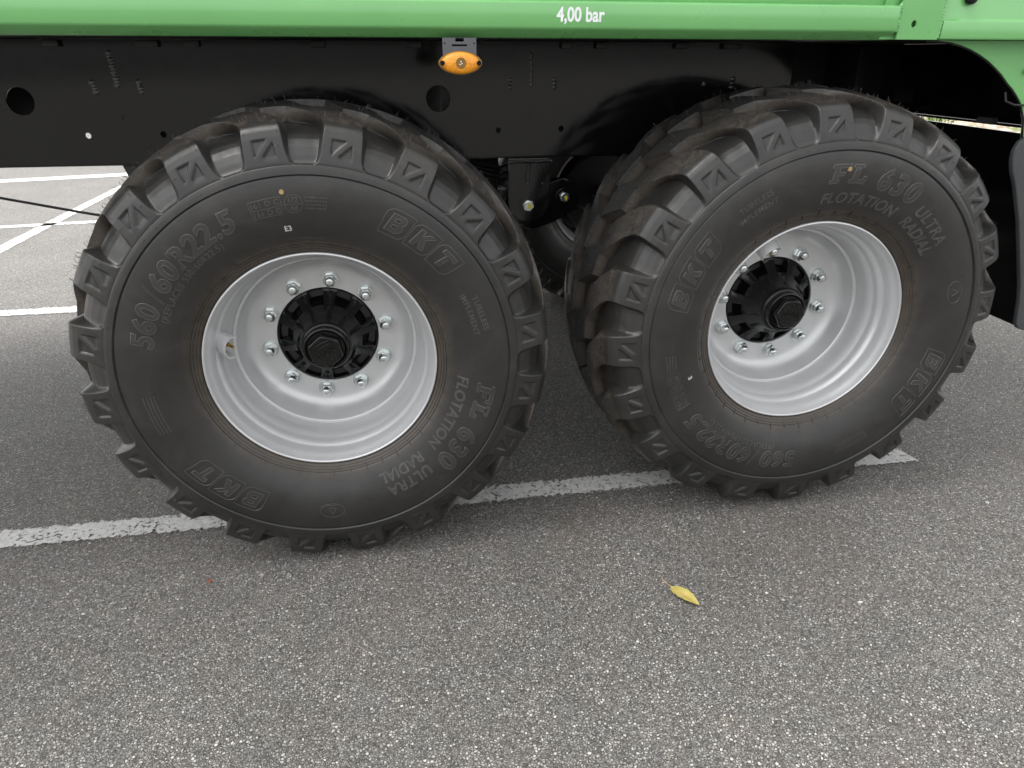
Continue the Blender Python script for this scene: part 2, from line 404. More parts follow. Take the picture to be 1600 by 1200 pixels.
def polar(me, th0, r0, centred=True, lift=.0):
    """wrap a flat mesh (x right, y up, z out) on the sidewall; text reads clockwise with its tops outwards"""
    for v in me.vertices:
        x, yy, z = v.co; r = r0+yy; a = th0-x/(r0+.012)
        low = max(0, min(1, (-r*math.sin(a)-.40)/.2))
        v.co = (r*math.cos(a), side_y(r)-z-lift, r*math.sin(a))
    me.update(); return me
def mean_x(me):
    xs = [v.co.x for v in me.vertices]; c = (min(xs)+max(xs))/2
    for v in me.vertices: v.co.x -= c
    return me
def joined(name, meshes):
    V, F = [], []
    for me in meshes:
        o = len(V); V += [tuple(v.co) for v in me.vertices]; F += [tuple(o+i for i in p.vertices) for p in me.polygons]
        bpy.data.meshes.remove(me)
    return pydata(name, V, F, True, 30)
def outline_text(txt, size, shear=0, bold=.0, space=1.05, tube=.0010):
    return mean_x(text_mesh(txt, size, False, tube, 0, bold, shear, space))
def solid_text(txt, size, shear=0, bold=0, space=1.08, h=.0009):
    return mean_x(text_mesh(txt, size, True, 0, h, bold, shear, space))
def glyph(polys, h=.0009):
    """raised solid letter from outline polygons (further ones are holes), cut fine enough to follow the sidewall"""
    from mathutils.geometry import tessellate_polygon
    flat = [Vector((p[0], p[1], 0)) for q in polys for p in q]
    tris = tessellate_polygon([[Vector((p[0], p[1], 0)) for p in q] for q in polys])
    bm = bmesh.new(); vs_ = [bm.verts.new(p) for p in flat]
    for t in tris:
        try: bm.faces.new([vs_[i] for i in t])
        except ValueError: pass
    bmesh.ops.recalc_face_normals(bm, faces=bm.faces)
    if bm.faces and sum(f.normal.z*f.calc_area() for f in bm.faces) < 0: bmesh.ops.reverse_faces(bm, faces=bm.faces)
    bmesh.ops.subdivide_edges(bm, edges=[e for e in bm.edges if e.calc_length() > .012], cuts=2, use_grid_fill=True)
    rim_e = [e for e in bm.edges if len(e.link_faces) == 1]; new = {}
    for v in bm.verts: v.co.z = h
    for e in rim_e:
        for v in e.verts:
            if v not in new: new[v] = bm.verts.new((v.co.x, v.co.y, -.001))
    for e in rim_e: bm.faces.new((e.verts[0], e.verts[1], new[e.verts[1]], new[e.verts[0]]))
    bmesh.ops.recalc_face_normals(bm, faces=bm.faces)
    me = bpy.data.meshes.new('lettering'); bm.to_mesh(me); bm.free(); return me
def poly_tube(pts, r, closed=True):
    bm = bmesh.new(); P = [(p[0], p[1], 0) for p in pts]
    if closed: P = P+[P[0]]
    tube_into(bm, P, r, 5); me = bpy.data.meshes.new('t'); bm.to_mesh(me); bm.free(); return me
def dense_poly(pts, n=5):
    out = []
    for a, b in zip(pts, pts[1:]+pts[:1]): out += [(a[0]+(b[0]-a[0])*k/n, a[1]+(b[1]-a[1])*k/n) for k in range(n)]
    return out
def logo_box(cx, w, h, sl, r):
    """leaning box with two rounded corners, like the moulded emblem tiles"""
    def P(x, y): return (cx+x+sl*y, y)
    pts = [P(-w/2, -h/2)]
    for k in range(7): a = -math.pi/2+k*math.pi/12; pts.append(P(w/2-r+r*math.cos(a), -h/2+r+r*math.sin(a)))
    pts.append(P(w/2, h/2))
    for k in range(7): a = math.pi/2+k*math.pi/12; pts.append(P(-w/2+r+r*math.cos(a), h/2-r+r*math.sin(a)))
    return dense_poly(pts, 3)
def lettering(delta):
    """every moulded inscription of one sidewall as (mesh, material)"""
    d = math.radians(delta); out = []
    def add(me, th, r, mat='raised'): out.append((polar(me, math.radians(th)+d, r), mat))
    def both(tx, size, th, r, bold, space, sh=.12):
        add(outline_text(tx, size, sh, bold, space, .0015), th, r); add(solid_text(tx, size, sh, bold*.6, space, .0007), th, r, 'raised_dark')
    both('560', .070, 158.6, .397, .0020, 1.08)
    add(glyph([dense_poly([(-.012, -.004), (-.004, -.004), (.019, .056), (.011, .056)], 3)]), 147.5, .397, 'raised_dark')
    both('60R22.5', .070, 127.6, .397, .0020, 1.08)
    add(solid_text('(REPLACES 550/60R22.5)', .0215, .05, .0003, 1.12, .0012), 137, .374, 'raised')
    B_ = [(0, 0), (.030, 0), (.038, .004), (.041, .012), (.039, .020), (.033, .023), (.038, .027), (.039, .034), (.036, .041), (.030, .044), (0, .044)]
    Bi = [[(.012, .009), (.026, .009), (.029, .013), (.026, .018), (.012, .018)], [(.012, .027), (.024, .027), (.027, .031), (.024, .035), (.012, .035)]]
    K_ = [(0, 0), (.012, 0), (.012, .014), (.016, .018), (.027, 0), (.042, 0), (.025, .026), (.041, .044), (.026, .044), (.012, .028), (.012, .044), (0, .044)]
    T_ = [(.014, 0), (.026, 0), (.026, .033), (.040, .033), (.040, .044), (0, .044), (0, .033), (.014, .033)]
    for c in (49, -132.5):
        ms = []; solids = []
        for i, (ch, inner) in enumerate(((B_, Bi), (K_, []), (T_, []))):
            x = (i-1)*.0735
            ms.append(poly_tube(logo_box(x, .069, .066, .10, .020), .0013))
            gl = [dense_poly([(x-.020+px+.22*(py-.022), py-.022) for px, py in g], 2) for g in [ch]+inner]
            ms += [poly_tube(g, .0015) for g in gl]; solids += [glyph(gl)]
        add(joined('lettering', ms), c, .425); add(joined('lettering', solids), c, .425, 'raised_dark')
    F_ = [(0, 0), (.026, 0), (.026, .008), (.020, .008), (.020, .018), (.036, .018), (.036, .027), (.020, .027), (.020, .038), (.040, .038), (.040, .030), (.048, .030), (.048, .047), (0, .047), (0, .039), (.007, .039), (.007, .008), (0, .008)]
    L_ = [(0, 0), (.046, 0), (.046, .019), (.037, .019), (.037, .009), (.020, .009), (.020, .039), (.027, .039), (.027, .047), (0, .047), (0, .039), (.007, .039), (.007, .008), (0, .008)]
    gl = [dense_poly([(ox+px+.18*py, py) for px, py in g], 2) for g, ox in ((F_, -.054), (L_, .001))]
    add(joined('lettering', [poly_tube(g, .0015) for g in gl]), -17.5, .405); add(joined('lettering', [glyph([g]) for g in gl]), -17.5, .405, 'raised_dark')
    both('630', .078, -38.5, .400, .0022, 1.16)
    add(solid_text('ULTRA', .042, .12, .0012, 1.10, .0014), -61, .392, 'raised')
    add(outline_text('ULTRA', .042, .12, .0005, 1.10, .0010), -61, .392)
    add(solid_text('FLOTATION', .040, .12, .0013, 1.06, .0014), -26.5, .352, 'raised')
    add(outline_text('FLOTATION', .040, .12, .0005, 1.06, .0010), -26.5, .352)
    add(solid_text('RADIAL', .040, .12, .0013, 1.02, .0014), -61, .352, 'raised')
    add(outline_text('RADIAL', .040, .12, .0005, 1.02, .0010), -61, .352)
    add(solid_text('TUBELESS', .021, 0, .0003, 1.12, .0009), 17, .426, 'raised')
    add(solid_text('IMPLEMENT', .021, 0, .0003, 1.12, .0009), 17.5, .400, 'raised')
    # triangle badge
    ms = [poly_tube(dense_poly([(.034*math.cos(t)*(1.0)+0, .021*math.sin(t)) for t in [k*math.pi/12 for k in range(24)]], 1), .0010),
          poly_tube(dense_poly([(-.011, -.008), (.011, -.008), (0, .011)], 4), .0009), poly_tube([(-.020, -.016), (.020, -.016)], .0008, False)]
    add(joined('lettering', ms), -93.5, .424)
    # load code box with its ring
    ms = []
    for yy, tx in ((.002, '161 D C'), (-.019, '161 D G')):
        t = solid_text(tx, .018, 0, .0002, 1.1, .0007)
        for v in t.vertices: v.co.y += yy
        ms.append(t)
    ms += [poly_tube(dense_poly([(-.037, -.022), (.037, -.022), (.037, .018), (-.037, .018)], 4), .0008), poly_tube([(-.037, -.002), (.037, -.002)], .0007, False)]
    add(joined('lettering', ms), 99.5, .424)
    ms = []
    for yy, tx in ((.003, '172'), (-.016, 'A8')):
        t = solid_text(tx, .016, 0, .0002, 1.0, .0007)
        for v in t.vertices: v.co.y += yy
        ms.append(t)
    ms += [poly_tube([(.021*math.cos(k*math.pi/12), -.001+.021*math.sin(k*math.pi/12)) for k in range(24)], .0008), poly_tube([(-.020, -.001), (.020, -.001)], .0007, False)]
    add(joined('lettering', ms), 91.0, .424)
    # too fine to read: lines of minute raised marks
    rr = random.Random(8)
    def fine(th, r, n, width, dr):
        bm = bmesh.new()
        for i in range(n):
            x = -width/2
            while x < width/2-.004:
                w = rr.uniform(.0015, .0042)
                box_into(bm, x, x+w, -i*dr-.0018, -i*dr+.0018, 0, .0009); x += w+rr.uniform(.0008, .0035)
        me = bpy.data.meshes.new('lettering'); bm.to_mesh(me); bm.free(); add(me, th, r)
    fine(84, .437, 4, .055, .0085)
    fine(191, .438, 4, .115, .0085)
    fine(88.5, .338, 1, .09, .008)
    return out
def hair_mesh(phase, seed):
    """moulding whiskers left on lugs, band and sidewall"""
    rg = random.Random(seed); bm = bmesh.new()
    def hair(a, r, y, na, L):
        p = Vector((r*math.cos(a), y, r*math.sin(a)))
        if p.z < -.585: return
        d = Vector((math.cos(a)*na[0], na[1], math.sin(a)*na[0])); t = Vector((-math.sin(a), 0, math.cos(a)))
        d = (d+t*rg.uniform(-.5, .5)+Vector((0, rg.uniform(-.3, .3), 0))).normalized()
        q = p+d*L*.55+Vector((0, 0, 0)); e = p+d*L+t*rg.uniform(-.3, .3)*L
        tube_into(bm, [p-d*.002, q, e], .0007, 4, .6)
    for k in range(PITCHES):
        for u, i in [(-.2, 6), (.2, 6), (-.2, 4), (.22, 4), (-.2, 8), (.2, 8), (0, 3)]:
            if rg.random() < .75: hair(phase+PA*(k+u), TOP[i][0]-.001, TOP[i][1], (.45, -.9), rg.uniform(.003, .007))
        for s in range(17):
            i = rg.choice((9, 10, 11, 12, 13, 16, 17, 18)); u = rg.uniform(-.22, .22)
            hair(phase+PA*(k+u+SKEW[i]), TOP[i][0], TOP[i][1], (1, 0), rg.uniform(.007, .015))
        for s in range(9):
            i = rg.choice((10, 11, 12, 13, 16, 17)); u = rg.uniform(-.22, .22)
            hair(phase+PA*(k+.5+u+SKEW[i]), TOP[i][0], .48-TOP[i][1], (1, 0), rg.uniform(.007, .015))
        for s in range(2):
            a = phase+PA*(k+rg.random()); hair(a, .497, side_y(.497), (.1, -1), rg.uniform(.003, .006))
            r = rg.uniform(.34, .47); hair(a+.1, r, side_y(r), (.1, -1), rg.uniform(.002, .006))
    return bm_mesh('whiskers', bm, False)

# ------------------------------------------------------------------ rim, hub, nuts
BARREL = [(.2905, .004), (.2940, .0005), (.2962, .001), (.2970, .004), (.2962, .0075), (.2962, .012)]
RIM_IN = [(.2955, -.0010), (.2965, .002), (.2955, .010), (.291, .016)]
rim_prof = [(.290, .030), (.2965, .014), (.2972, .004), (.2958, -.0005), (.2928, -.0014), (.2905, .0010), (.2892, .006), (.2870, .016), (.2838, .022), (.2800, .034), (.2772, .048), (.2758, .054),
            (.2735, .0575), (.2690, .0635), (.2660, .073), (.2646, .082), (.2625, .087), (.2585, .094), (.2535, .110), (.2500, .128), (.2490, .150), (.2490, .330), (.262, .390), (.276, .420), (.281, .450), (.2965, .470), (.2965, .480)]
disc_prof = [(.2485, .150), (.2460, .1475), (.2425, .1480), (.2405, .1500), (.2396, .1545), (.2385, .1640), (.2350, .1790), (.2290, .1930), (.2200, .2050), (.2090, .2125), (.1980, .2160), (.1850, .2172), (.1430, .2176), (.1418, .2190), (.1418, .2320), (.2000, .2320), (.2485, .200)]
def hub_mesh():
    """cast hub: ten pockets between radial ribs round a central cone"""
    rows = [(.1405, .236, .236), (.1405, .2215, .2215), (.1385, .2195, .2195), (.1365, .2190, .2200), (.1350, .2185, .2330), (.1280, .2140, .2420), (.1180, .2070, .2400), (.1090, .2000, .2330), (.1040, .1960, .2200), (.1010, .1935, .2020), (.0985, .1910, .1930),
            (.0920, .1830, .1830), (.0840, .1700, .1700), (.0770, .1540, .1540), (.0720, .1380, .1380), (.0690, .1290, .1290), (.0660, .1250, .1250), (.0600, .1235, .1235)]
    lay = [(-.5, 0), (-.32, 0), (-.28, .06), (-.26, .5), (-.24, .94), (-.21, 1), (-.1, 1), (0, 1), (.1, 1), (.21, 1), (.24, .94), (.26, .5), (.28, .06), (.32, 0)]
    V, F = [], []; nc = len(lay)*10
    for r, yt, yf in rows:
        for k in range(10):
            for u, h in lay:
                a = 2*math.pi*(k+u)/10; V.append((r*math.cos(a), yt+(yf-yt)*h, r*math.sin(a)))
    for i in range(len(rows)-1):
        for j in range(nc): j2 = (j+1) % nc; F.append((i*nc+j, (i+1)*nc+j, (i+1)*nc+j2, i*nc+j2))
    F = [f[::-1] for f in F]
    return pydata('hub', V, F, True, 40)
def cap_mesh():
    n = 72; V, F = [], []
    def ring(rf, y): V.extend([(rf(2*math.pi*k/n)*math.cos(2*math.pi*k/n), y, rf(2*math.pi*k/n)*math.sin(2*math.pi*k/n)) for k in range(n)])
    def hexr(R, rnd):
        def f(a):
            b = (a % (math.pi/3))-math.pi/6; h = R*math.cos(math.pi/6)/math.cos(b); return min(h, R*rnd)
        return f
    for r, y in ((.0615, .1260), (.0615, .1120), (.0600, .1075), (.0565, .1060), (.0530, .1075), (.0500, .1100)): ring(lambda a, r=r: r, y)
    for R, rnd, y in ((.0500, .955, .1100), (.0495, .955, .0900), (.0475, .955, .0855), (.0445, .945, .0838)): ring(hexr(R, rnd), y)
    for r, y in ((.0395, .0838), (.0385, .0850), (.0375, .0852), (.001, .0852)): ring(lambda a, r=r: r, y)
    R = len(V)//n
    for i in range(R-1):
        for k in range(n): k2 = (k+1) % n; F.append((i*n+k, i*n+k2, (i+1)*n+k2, (i+1)*n+k))
    return pydata('hub_cap', V, F, True, 28)
def emblem_mesh():
    """crown emblem cast on the cap: base arc, zigzag, pearls"""
    bm = bmesh.new(); Y = .0848
    tube_into(bm, [(-.030+.06*t, Y, -.0225-.006*math.sin(math.pi*t)) for t in [k/10 for k in range(11)]], 0.0017, 6)
    zz = [(-.028, -.012), (-.024, .006), (-.015, -.005), (-.0095, .010), (0, -.003), (.0095, .010), (.015, -.005), (.024, .006), (.028, -.012)]
    tube_into(bm, [(x, Y, z) for x, z in zz], .0019, 6)
    tube_into(bm, [(-.028+.056*t, Y, -.0125-.005*math.sin(math.pi*t)) for t in [k/8 for k in range(9)]], .0010, 6)
    for x, z in [(-.026, .014), (-.0105, .019), (.0105, .019), (.026, .014), (-.018, .025), (0, .029), (.018, .025), (0, .012)]: sphere_into(bm, (x, Y, z), .0034, 8, (1, .7, 1))
    for v in bm.verts: v.co.x *= .95; v.co.z *= .95
    return bm_mesh('cap_emblem', bm)
def nut_mesh():
    bm = bmesh.new()
    def cyl(r0, r1, y0, y1, n, a0=0):
        A = [bm.verts.new((r0*math.cos(2*math.pi*k/n+a0), y0, r0*math.sin(2*math.pi*k/n+a0))) for k in range(n)]
        B = [bm.verts.new((r1*math.cos(2*math.pi*k/n+a0), y1, r1*math.sin(2*math.pi*k/n+a0))) for k in range(n)]
        for k in range(n): bm.faces.new((A[k], A[(k+1) % n], B[(k+1) % n], B[k]))
        bm.faces.new(B); return B
    cyl(.0235, .0230, .2185, .2125, 24); cyl(.0215, .0205, .2130, .2105, 24)
    cyl(.0192, .0192, .2110, .1965, 6, .3); cyl(.0192, .0165, .1965, .1945, 6, .3)
    cyl(.0142, .0142, .1950, .1905, 18)
    prev = [( .0142, .1905), (.0137, .1865), (.0122, .1825), (.0098, .1795), (.0066, .1780), (.003, .1774)]
    for (r0, y0), (r1, y1) in zip(prev, prev[1:]): cyl(r0, r1, y0, y1, 18)
    bmesh.ops.recalc_face_normals(bm, faces=bm.faces)
    return bm_mesh('wheel_nut', bm, True, 30)
def guard_mesh():
    """half sleeve of bent sheet standing on the rim in front of the valve; built at angle 0 (along +x)"""
    V, F = [], []; n = 20; R = .031; q7 = math.sqrt(.5)
    for t in (0, .022, .046):
        cx, cy = .263-t*q7, .079-t*q7
        for k in range(n+1):
            a = rad(-118+236*k/n)
            for rr in (R, R-.0035): V.append((cx+rr*math.cos(a)*q7*.8, cy-rr*math.cos(a)*q7*.8, rr*math.sin(a)))
    m_ = 2*(n+1)
    for q in (0, 1):
        o = q*m_
        for k in range(n):
            b = o+2*k; F += [(b, b+2, m_+b+2, m_+b), (b+1, m_+b+1, m_+b+3, b+3)]
    for k in range(n): b = 2*m_+2*k; F.append((b, b+2, b+3, b+1))
    for o in (0, m_): F += [(o, m_+o, m_+o+1, o+1), (o+2*n, o+2*n+1, m_+o+2*n+1, m_+o+2*n)]
    return pydata('valve_guard', V, F, True, 40)
def valve_mesh():
    bm = bmesh.new()
    tube_into(bm, [(.268, .084, 0), (.246, .066, 0)], .0045, 10); tube_into(bm, [(.248, .067, 0), (.241, .061, 0)], .0060, 10); tube_into(bm, [(.242, .062, 0), (.228, .049, 0)], .0038, 10)
    return bm_mesh('valve', bm)
me_drum = lathe('brake_drum', [(.02, .236), (.215, .238), (.222, .246), (.222, .40), (.215, .41), (.02, .415)], 64)
me_rim = lathe('rim', rim_prof, 160, angle=24); me_disc = lathe('wheel_disc', disc_prof, 128, angle=30)
me_hub, me_cap, me_emb, me_nut, me_guard, me_valve = hub_mesh(), cap_mesh(), emblem_mesh(), nut_mesh(), guard_mesh(), valve_mesh()
bm = bmesh.new(); tube_into(bm, [(.2475*math.cos(a), .1478, .2475*math.sin(a)) for a in [2*math.pi*k/96 for k in range(97)]], .0022, 6)
me_weld = bm_mesh('weld_seam', bm)
def make_wheel(X, tyre_me, letters, hairs, nut_ph, valve_a, cap_rot, label, dots):
    w = empty('wheel', (X, 0, .6), trailer); w['label'] = label
    put('tyre', tyre_me, M['rubber'], w)
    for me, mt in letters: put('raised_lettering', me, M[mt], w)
    if hairs: tag(put('rubber_whiskers', hairs, M['rubber'], w), kind='stuff')
    put('rim', me_rim, M['silver'], w); put('wheel_disc', me_disc, M['silver'], w); put('weld_seam', me_weld, M['silver'], w)
    put('hub', me_hub, M['hub'], w, rot=(0, -rad(nut_ph+18), 0)); put('brake_drum', me_drum, M['black_rough'], w)
    put('hub_cap', me_cap, M['hub'], w, rot=(0, -rad(cap_rot+7), 0)); put('cap_emblem', me_emb, M['hub'], w, rot=(0, -rad(cap_rot), 0))
    for k in range(10):
        a = rad(nut_ph+36*k); put('wheel_nut', me_nut, M['zinc'], w, (.1675*math.cos(a), 0, .1675*math.sin(a)), (0, random.uniform(0, 1), 0))
    put('valve_guard', me_guard, M['silver'], w, rot=(0, -rad(valve_a), 0)); put('valve', me_valve, M['brass'], w, rot=(0, -rad(valve_a), 0))
    for th, r, s in dots:
        bm = bmesh.new(); bmesh.ops.create_circle(bm, cap_ends=True, segments=20, radius=s); ext = bmesh.ops.extrude_face_region(bm, geom=list(bm.faces))
        for v in [g for g in ext['geom'] if isinstance(g, bmesh.types.BMVert)]: v.co.z += .0012
        me = bpy.data.meshes.new('paint_dot'); bm.to_mesh(me); bm.free(); put('paint_dot', polar(me, rad(th), r), M['ochre'], w)
    return w
def chalk(w, tx, th, r, size):
    put('chalk_mark', polar(mean_x(text_mesh(tx, size, True, 0, .0005, .0003)), rad(th), r, lift=.0006), M['chalk'], w)
PH1 = rad(6.0); DROT = 104.6
X2 = 1.3575
wheel1 = make_wheel(0, tyre_mesh(PH1), lettering(0), hair_mesh(PH1, 1), 81.15, 167.9, 148+180-180+65, 'wheel nearer the camera, size marking at its upper left', [(93.8, .452, .0055)])
wheel2 = make_wheel(X2, tyre_mesh(PH1+rad(DROT)), lettering(DROT), hair_mesh(PH1+rad(DROT), 2), 97.9, 118.6, -10, 'wheel farther right, its tread seen from the side', [(87.5, .440, .006)])
chalk(wheel1, 'E3', 94.6, .360, .018); chalk(wheel2, 'E', -161.7, .368, .018)
# wheels on the far side, seen only through the gap
far_t = tyre_mesh(PH1+.1, True)
for X in (0, X2):
    w = empty('wheel', (X, 2.50, .6), trailer); w.rotation_euler = (0, 0, math.pi); w['label'] = 'dark wheel on the far side, seen between the near ones'
    put('tyre', far_t, M['rubber'], w); put('rim', me_rim, M['silver'], w); put('wheel_disc', me_disc, M['silver'], w); put('hub', me_hub, M['hub'], w); put('brake_drum', me_drum, M['black_rough'], w)

# ------------------------------------------------------------------ chassis
beam_out = [(-3.2, 1.033), (1.50, 1.033), (1.56, 1.10), (1.56, 1.371), (-3.2, 1.371)]
holes = [circ(-.803, 1.210, .037), circ(.386, 1.209, .0375), circ(-.646, 1.114, .0085, 20), circ(-.436, 1.115, .0085, 20), circ(.574, 1.114, .0075, 20), circ(.780, 1.116, .0085, 20)]
part('chassis_beam', plate('chassis_beam', beam_out, holes, .62, .628, .001), M['black'])
part('beam_flange', box_mesh('beam_flange', -3.2, 1.50, .624, .70, 1.027, 1.037, bev=.004), M['black'])
part('beam_flange', box_mesh('beam_flange', -3.2, 1.55, .629, .70, 1.362, 1.3695, bev=.001), M['black_rough'])
part('chassis_beam', plate('chassis_beam', [(-3.2, 1.033), (2.4, 1.033), (2.4, 1.371), (-3.2, 1.371)], [circ(-.643, 1.10, .012, 16)], 1.86, 1.87, .001), M['black_rough'])
part('hole_backing', box_mesh('hole_backing', .52, .84, .66, .664, 1.06, 1.20, bev=.001), M['black_rough'])  # added backings that keep bright ground from showing through the small holes
part('hole_backing', box_mesh('hole_backing', -.50, -.40, .66, .664, 1.06, 1.20, bev=.001), M['black_rough'])
def weld_line(pts, r, seed):
    rg = random.Random(seed); bm = bmesh.new()
    (x0, z0), (x1, z1) = pts; n = max(2, int(math.hypot(x1-x0, z1-z0)/(r*1.1)))
    for k in range(n+1):
        t = k/n; sphere_into(bm, (x0+(x1-x0)*t+rg.uniform(-.2, .2)*r, .6205, z0+(z1-z0)*t), r*rg.uniform(.8, 1.2), 7, (1.1, .55, 1))
    return bm_mesh('plug_weld', bm)
for i, (a, b, r) in enumerate([((-.541, 1.336), (-.535, 1.250), .0075), ((-.601, 1.258), (-.597, 1.232), .0075), ((-.477, 1.258), (-.473, 1.232), .0075), ((.679, 1.334), (.678, 1.247), .0060), ((.613, 1.262), (.613, 1.240), .0070), ((.752, 1.262), (.752, 1.240), .0070), ((1.353, 1.262), (1.353, 1.236), .0080), ((1.255, 1.250), (1.255, 1.245), .008)]):
    part('plug_weld', weld_line((a, b), r, i), M['weld'])
for x, z in ((-.541, 1.164), (.675, 1.159)):
    part('punch_mark', plate('punch_mark', [(x-.009, z+.009), (x, z-.011), (x+.009, z+.009)], [], .6185, .6205, .0003), M['hub'])
for x0, x1 in ((-.70, -.66), (-.46, -.40), (-.33, -.29), (.02, .06), (.30, .34), (.48, .52), (.77, .80), (.88, .92), (1.14, 1.18), (1.30, 1.36)):
    part('tie_clip', box_mesh('tie_clip', x0, x1, .600, .619, 1.351, 1.3685, bev=.003), M['black_rough'])
# spring hanger with its pins
def rounded_tab(x0, x1, ztop, zbot, r):
    pts = [(x0, ztop)]
    pts += [(x0+r-r*math.cos(t), zbot+r-r*math.sin(t)) for t in [k*math.pi/16 for k in range(9)]]
    pts += [(x1-r+r*math.sin(t), zbot+r-r*math.cos(t)) for t in [k*math.pi/16 for k in range(9)]]
    return pts+[(x1, ztop)]
part('spring_hanger', plate('spring_hanger', rounded_tab(.606, .745, 1.0265, .822, .062), [], .612, .626, .002), M['black'])
bm = bmesh.new(); rg = random.Random(3)
for k in range(34): sphere_into(bm, (.606+.139*k/33, .612, 1.016+rg.uniform(-.002, .002)), .0060*rg.uniform(.8, 1.3), 7)
for x in (.672, .706):
    for s in (-1, 1):
        for k in range(12): sphere_into(bm, (x+s*.006+(k*.0012 if x > .7 else -k*.0003), .612, 1.008-k*.0052), .0022*rg.uniform(.7, 1.3), 6)
    sphere_into(bm, (x+(.013 if x > .7 else -.003), .612, .944), .0045, 7)
part('weld_seam', bm_mesh('weld_seam', bm), M['weld'])
def pin(x, z, y, r):
    bm = bmesh.new()
    tube_into(bm, [(x, y+.02, z), (x, y-.003, z)], r*1.7, 24)
    o = part('spring_pin', bm_mesh('spring_pin', bm), M['black'])
    bm = bmesh.new(); tube_into(bm, [(x, y, z), (x, y-.012, z)], r*1.15, 6); tube_into(bm, [(x, y-.011, z), (x, y-.020, z)], r*.86, 18)
    put('pin_nut', bm_mesh('pin_nut', bm), M['zinc'], o)
    bm = bmesh.new(); sphere_into(bm, (x+r*.2, y-.0205, z-r*.1), r*.62, 8, (.5, .12, 1)); sphere_into(bm, (x-r*.05, y-.0205, z+r*.1), r*.4, 8, (.5, .12, .7))
    put('paint_mark', bm_mesh('paint_mark', bm), M['yellow_mark'], o)
pin(.672, .876, .612, .0165); pin(.812, .888, .68, .0155)
part('shackle', plate('shackle', [(.60, .86), (.63, .80), (.70, .775), (.78, .80), (.86, .84), (.872, .885), (.855, .93), (.81, .95), (.76, .935), (.70, .95), (.62, .93)], [], .685, .70, .003), M['black'])
bm = bmesh.new(); tube_into(bm, [(.812, .69, .888), (.812, .79, .888)], .048, 24)
part('spring_eye', bm_mesh('spring_eye', bm, True, 40), M['black'])
# leaf springs, axles, hangers
def leaf(x0, x1, zc, ze):
    bm = bmesh.new(); n = 16; prev = None
    for t_, (a, b, h) in enumerate(((0, 1, 0), (.10, .90, -.018), (.2, .8, -.036))):
        rows = []
        for k in range(n+1):
            s = a+(b-a)*k/n; x = x0+(x1-x0)*s; z = zc+(ze-zc)*(2*s-1)**2+h
            rows.append([bm.verts.new((x, y, z+dz)) for y, dz in ((.70, 0), (.78, 0), (.78, -.016), (.70, -.016))])
        for A, B in zip(rows, rows[1:]):
            for q in range(4): bm.faces.new((A[q], B[q], B[(q+1) % 4], A[(q+1) % 4]))
        bm.faces.new(rows[0][::-1]); bm.faces.new(rows[-1])
    bmesh.ops.recalc_face_normals(bm, faces=bm.faces); return bm_mesh('leaf_spring', bm)
part('leaf_spring', leaf(-.62, .60, .74, .86), M['black_rough']); part('leaf_spring', leaf(.80, 1.95, .74, .88), M['black_rough'])
for X in (0, X2):
    bm = bmesh.new(); tube_into(bm, [(X, .25, .6), (X, 2.25, .6)], .062, 20); put('axle', bm_mesh('axle', bm, True, 40), M['black_rough'], trailer)
    put('axle_clamp', box_mesh('axle_clamp', X-.07, X+.07, .69, .79, .53, .72, bev=.008), M['black_rough'], trailer)
part('spring_hanger', plate('spring_hanger', [(-.585, 1.0265), (-.43, 1.0265), (-.43, .80), (-.52, .80), (-.555, .93)], [], .66, .68, .003), M['black_rough'])
bm = bmesh.new(); tube_into(bm, [(-.05, 1.25, .92), (-.02, 1.25, .92), (.62, 1.25, .92), (.65, 1.25, .92)], .125, 28)
part('gap_blocker', bm_mesh('gap_blocker', bm, True, 40), M['black_rough'])  # added dark cylinder, blocks the bright gap left of the spring hanger
# thin cable below the beam
bm = bmesh.new(); tube_into(bm, [(-2.2, .9, 1.085), (-1.6, .9, .985), (-1.083, .9, .900), (-.80, .9, .835), (-.5, .9, .775), (-.1, .9, .70)], .0045, 8)
part('brake_cable', bm_mesh('brake_cable', bm), M['black_rough'])
bm = bmesh.new(); rg = random.Random(5)
for k in range(3):
    z = 1.00-.02*k; tube_into(bm, [(.40+.03*k, .9+.03*k, z), (.50, .88, z-.03+rg.uniform(-.03, .03)), (.60+.02*k, .92, z-.05), (.75, 1.0, z-.02)], .005, 6)
part('hydraulic_hoses', bm_mesh('hydraulic_hoses', bm), M['black_rough'])
for x in (-2.4, -1.0, .45, 1.9): part('cross_member', box_mesh('cross_member', x-.05, x+.05, .70, 1.86, 1.10, 1.36, bev=.004), M['black_rough'])

# ------------------------------------------------------------------ green body
def extrude_x(name, prof, x0, x1, caps=True):
    """closed (y, z) section swept along x"""
    n = len(prof); V = [(x0, y, z) for y, z in prof]+[(x1, y, z) for y, z in prof]
    F = [(k, (k+1) % n, n+(k+1) % n, n+k) for k in range(n)]
    if caps: F += [tuple(range(n))[::-1], tuple(range(n, 2*n))]
    bm = bmesh.new(); vs_ = [bm.verts.new(p) for p in V]
    for f in F: bm.faces.new([vs_[i] for i in f])
    bmesh.ops.recalc_face_normals(bm, faces=bm.faces); return bm_mesh(name, bm, True, 50)
rail = [(.012, 1.3690), (.006, 1.3705), (.0025, 1.3750), (.001, 1.3860), (-.0002, 1.3885), (-.001, 1.3910), (-.001, 1.4380), (0, 1.4415), (.003, 1.4440), (.022, 1.4475), (.060, 1.4475), (.060, 1.3690)]
rail = [(.060, 1.3685), (.034, 1.3685), (.030, 1.3700), (.006, 1.3850), (.0015, 1.3882), (0, 1.3920), (0, 1.4370), (.0015, 1.4410), (.005, 1.4432), (.026, 1.4462), (.060, 1.4462)]
part('side_rail', extrude_x('side_rail', rail, -3.2, 1.466), M['green'])
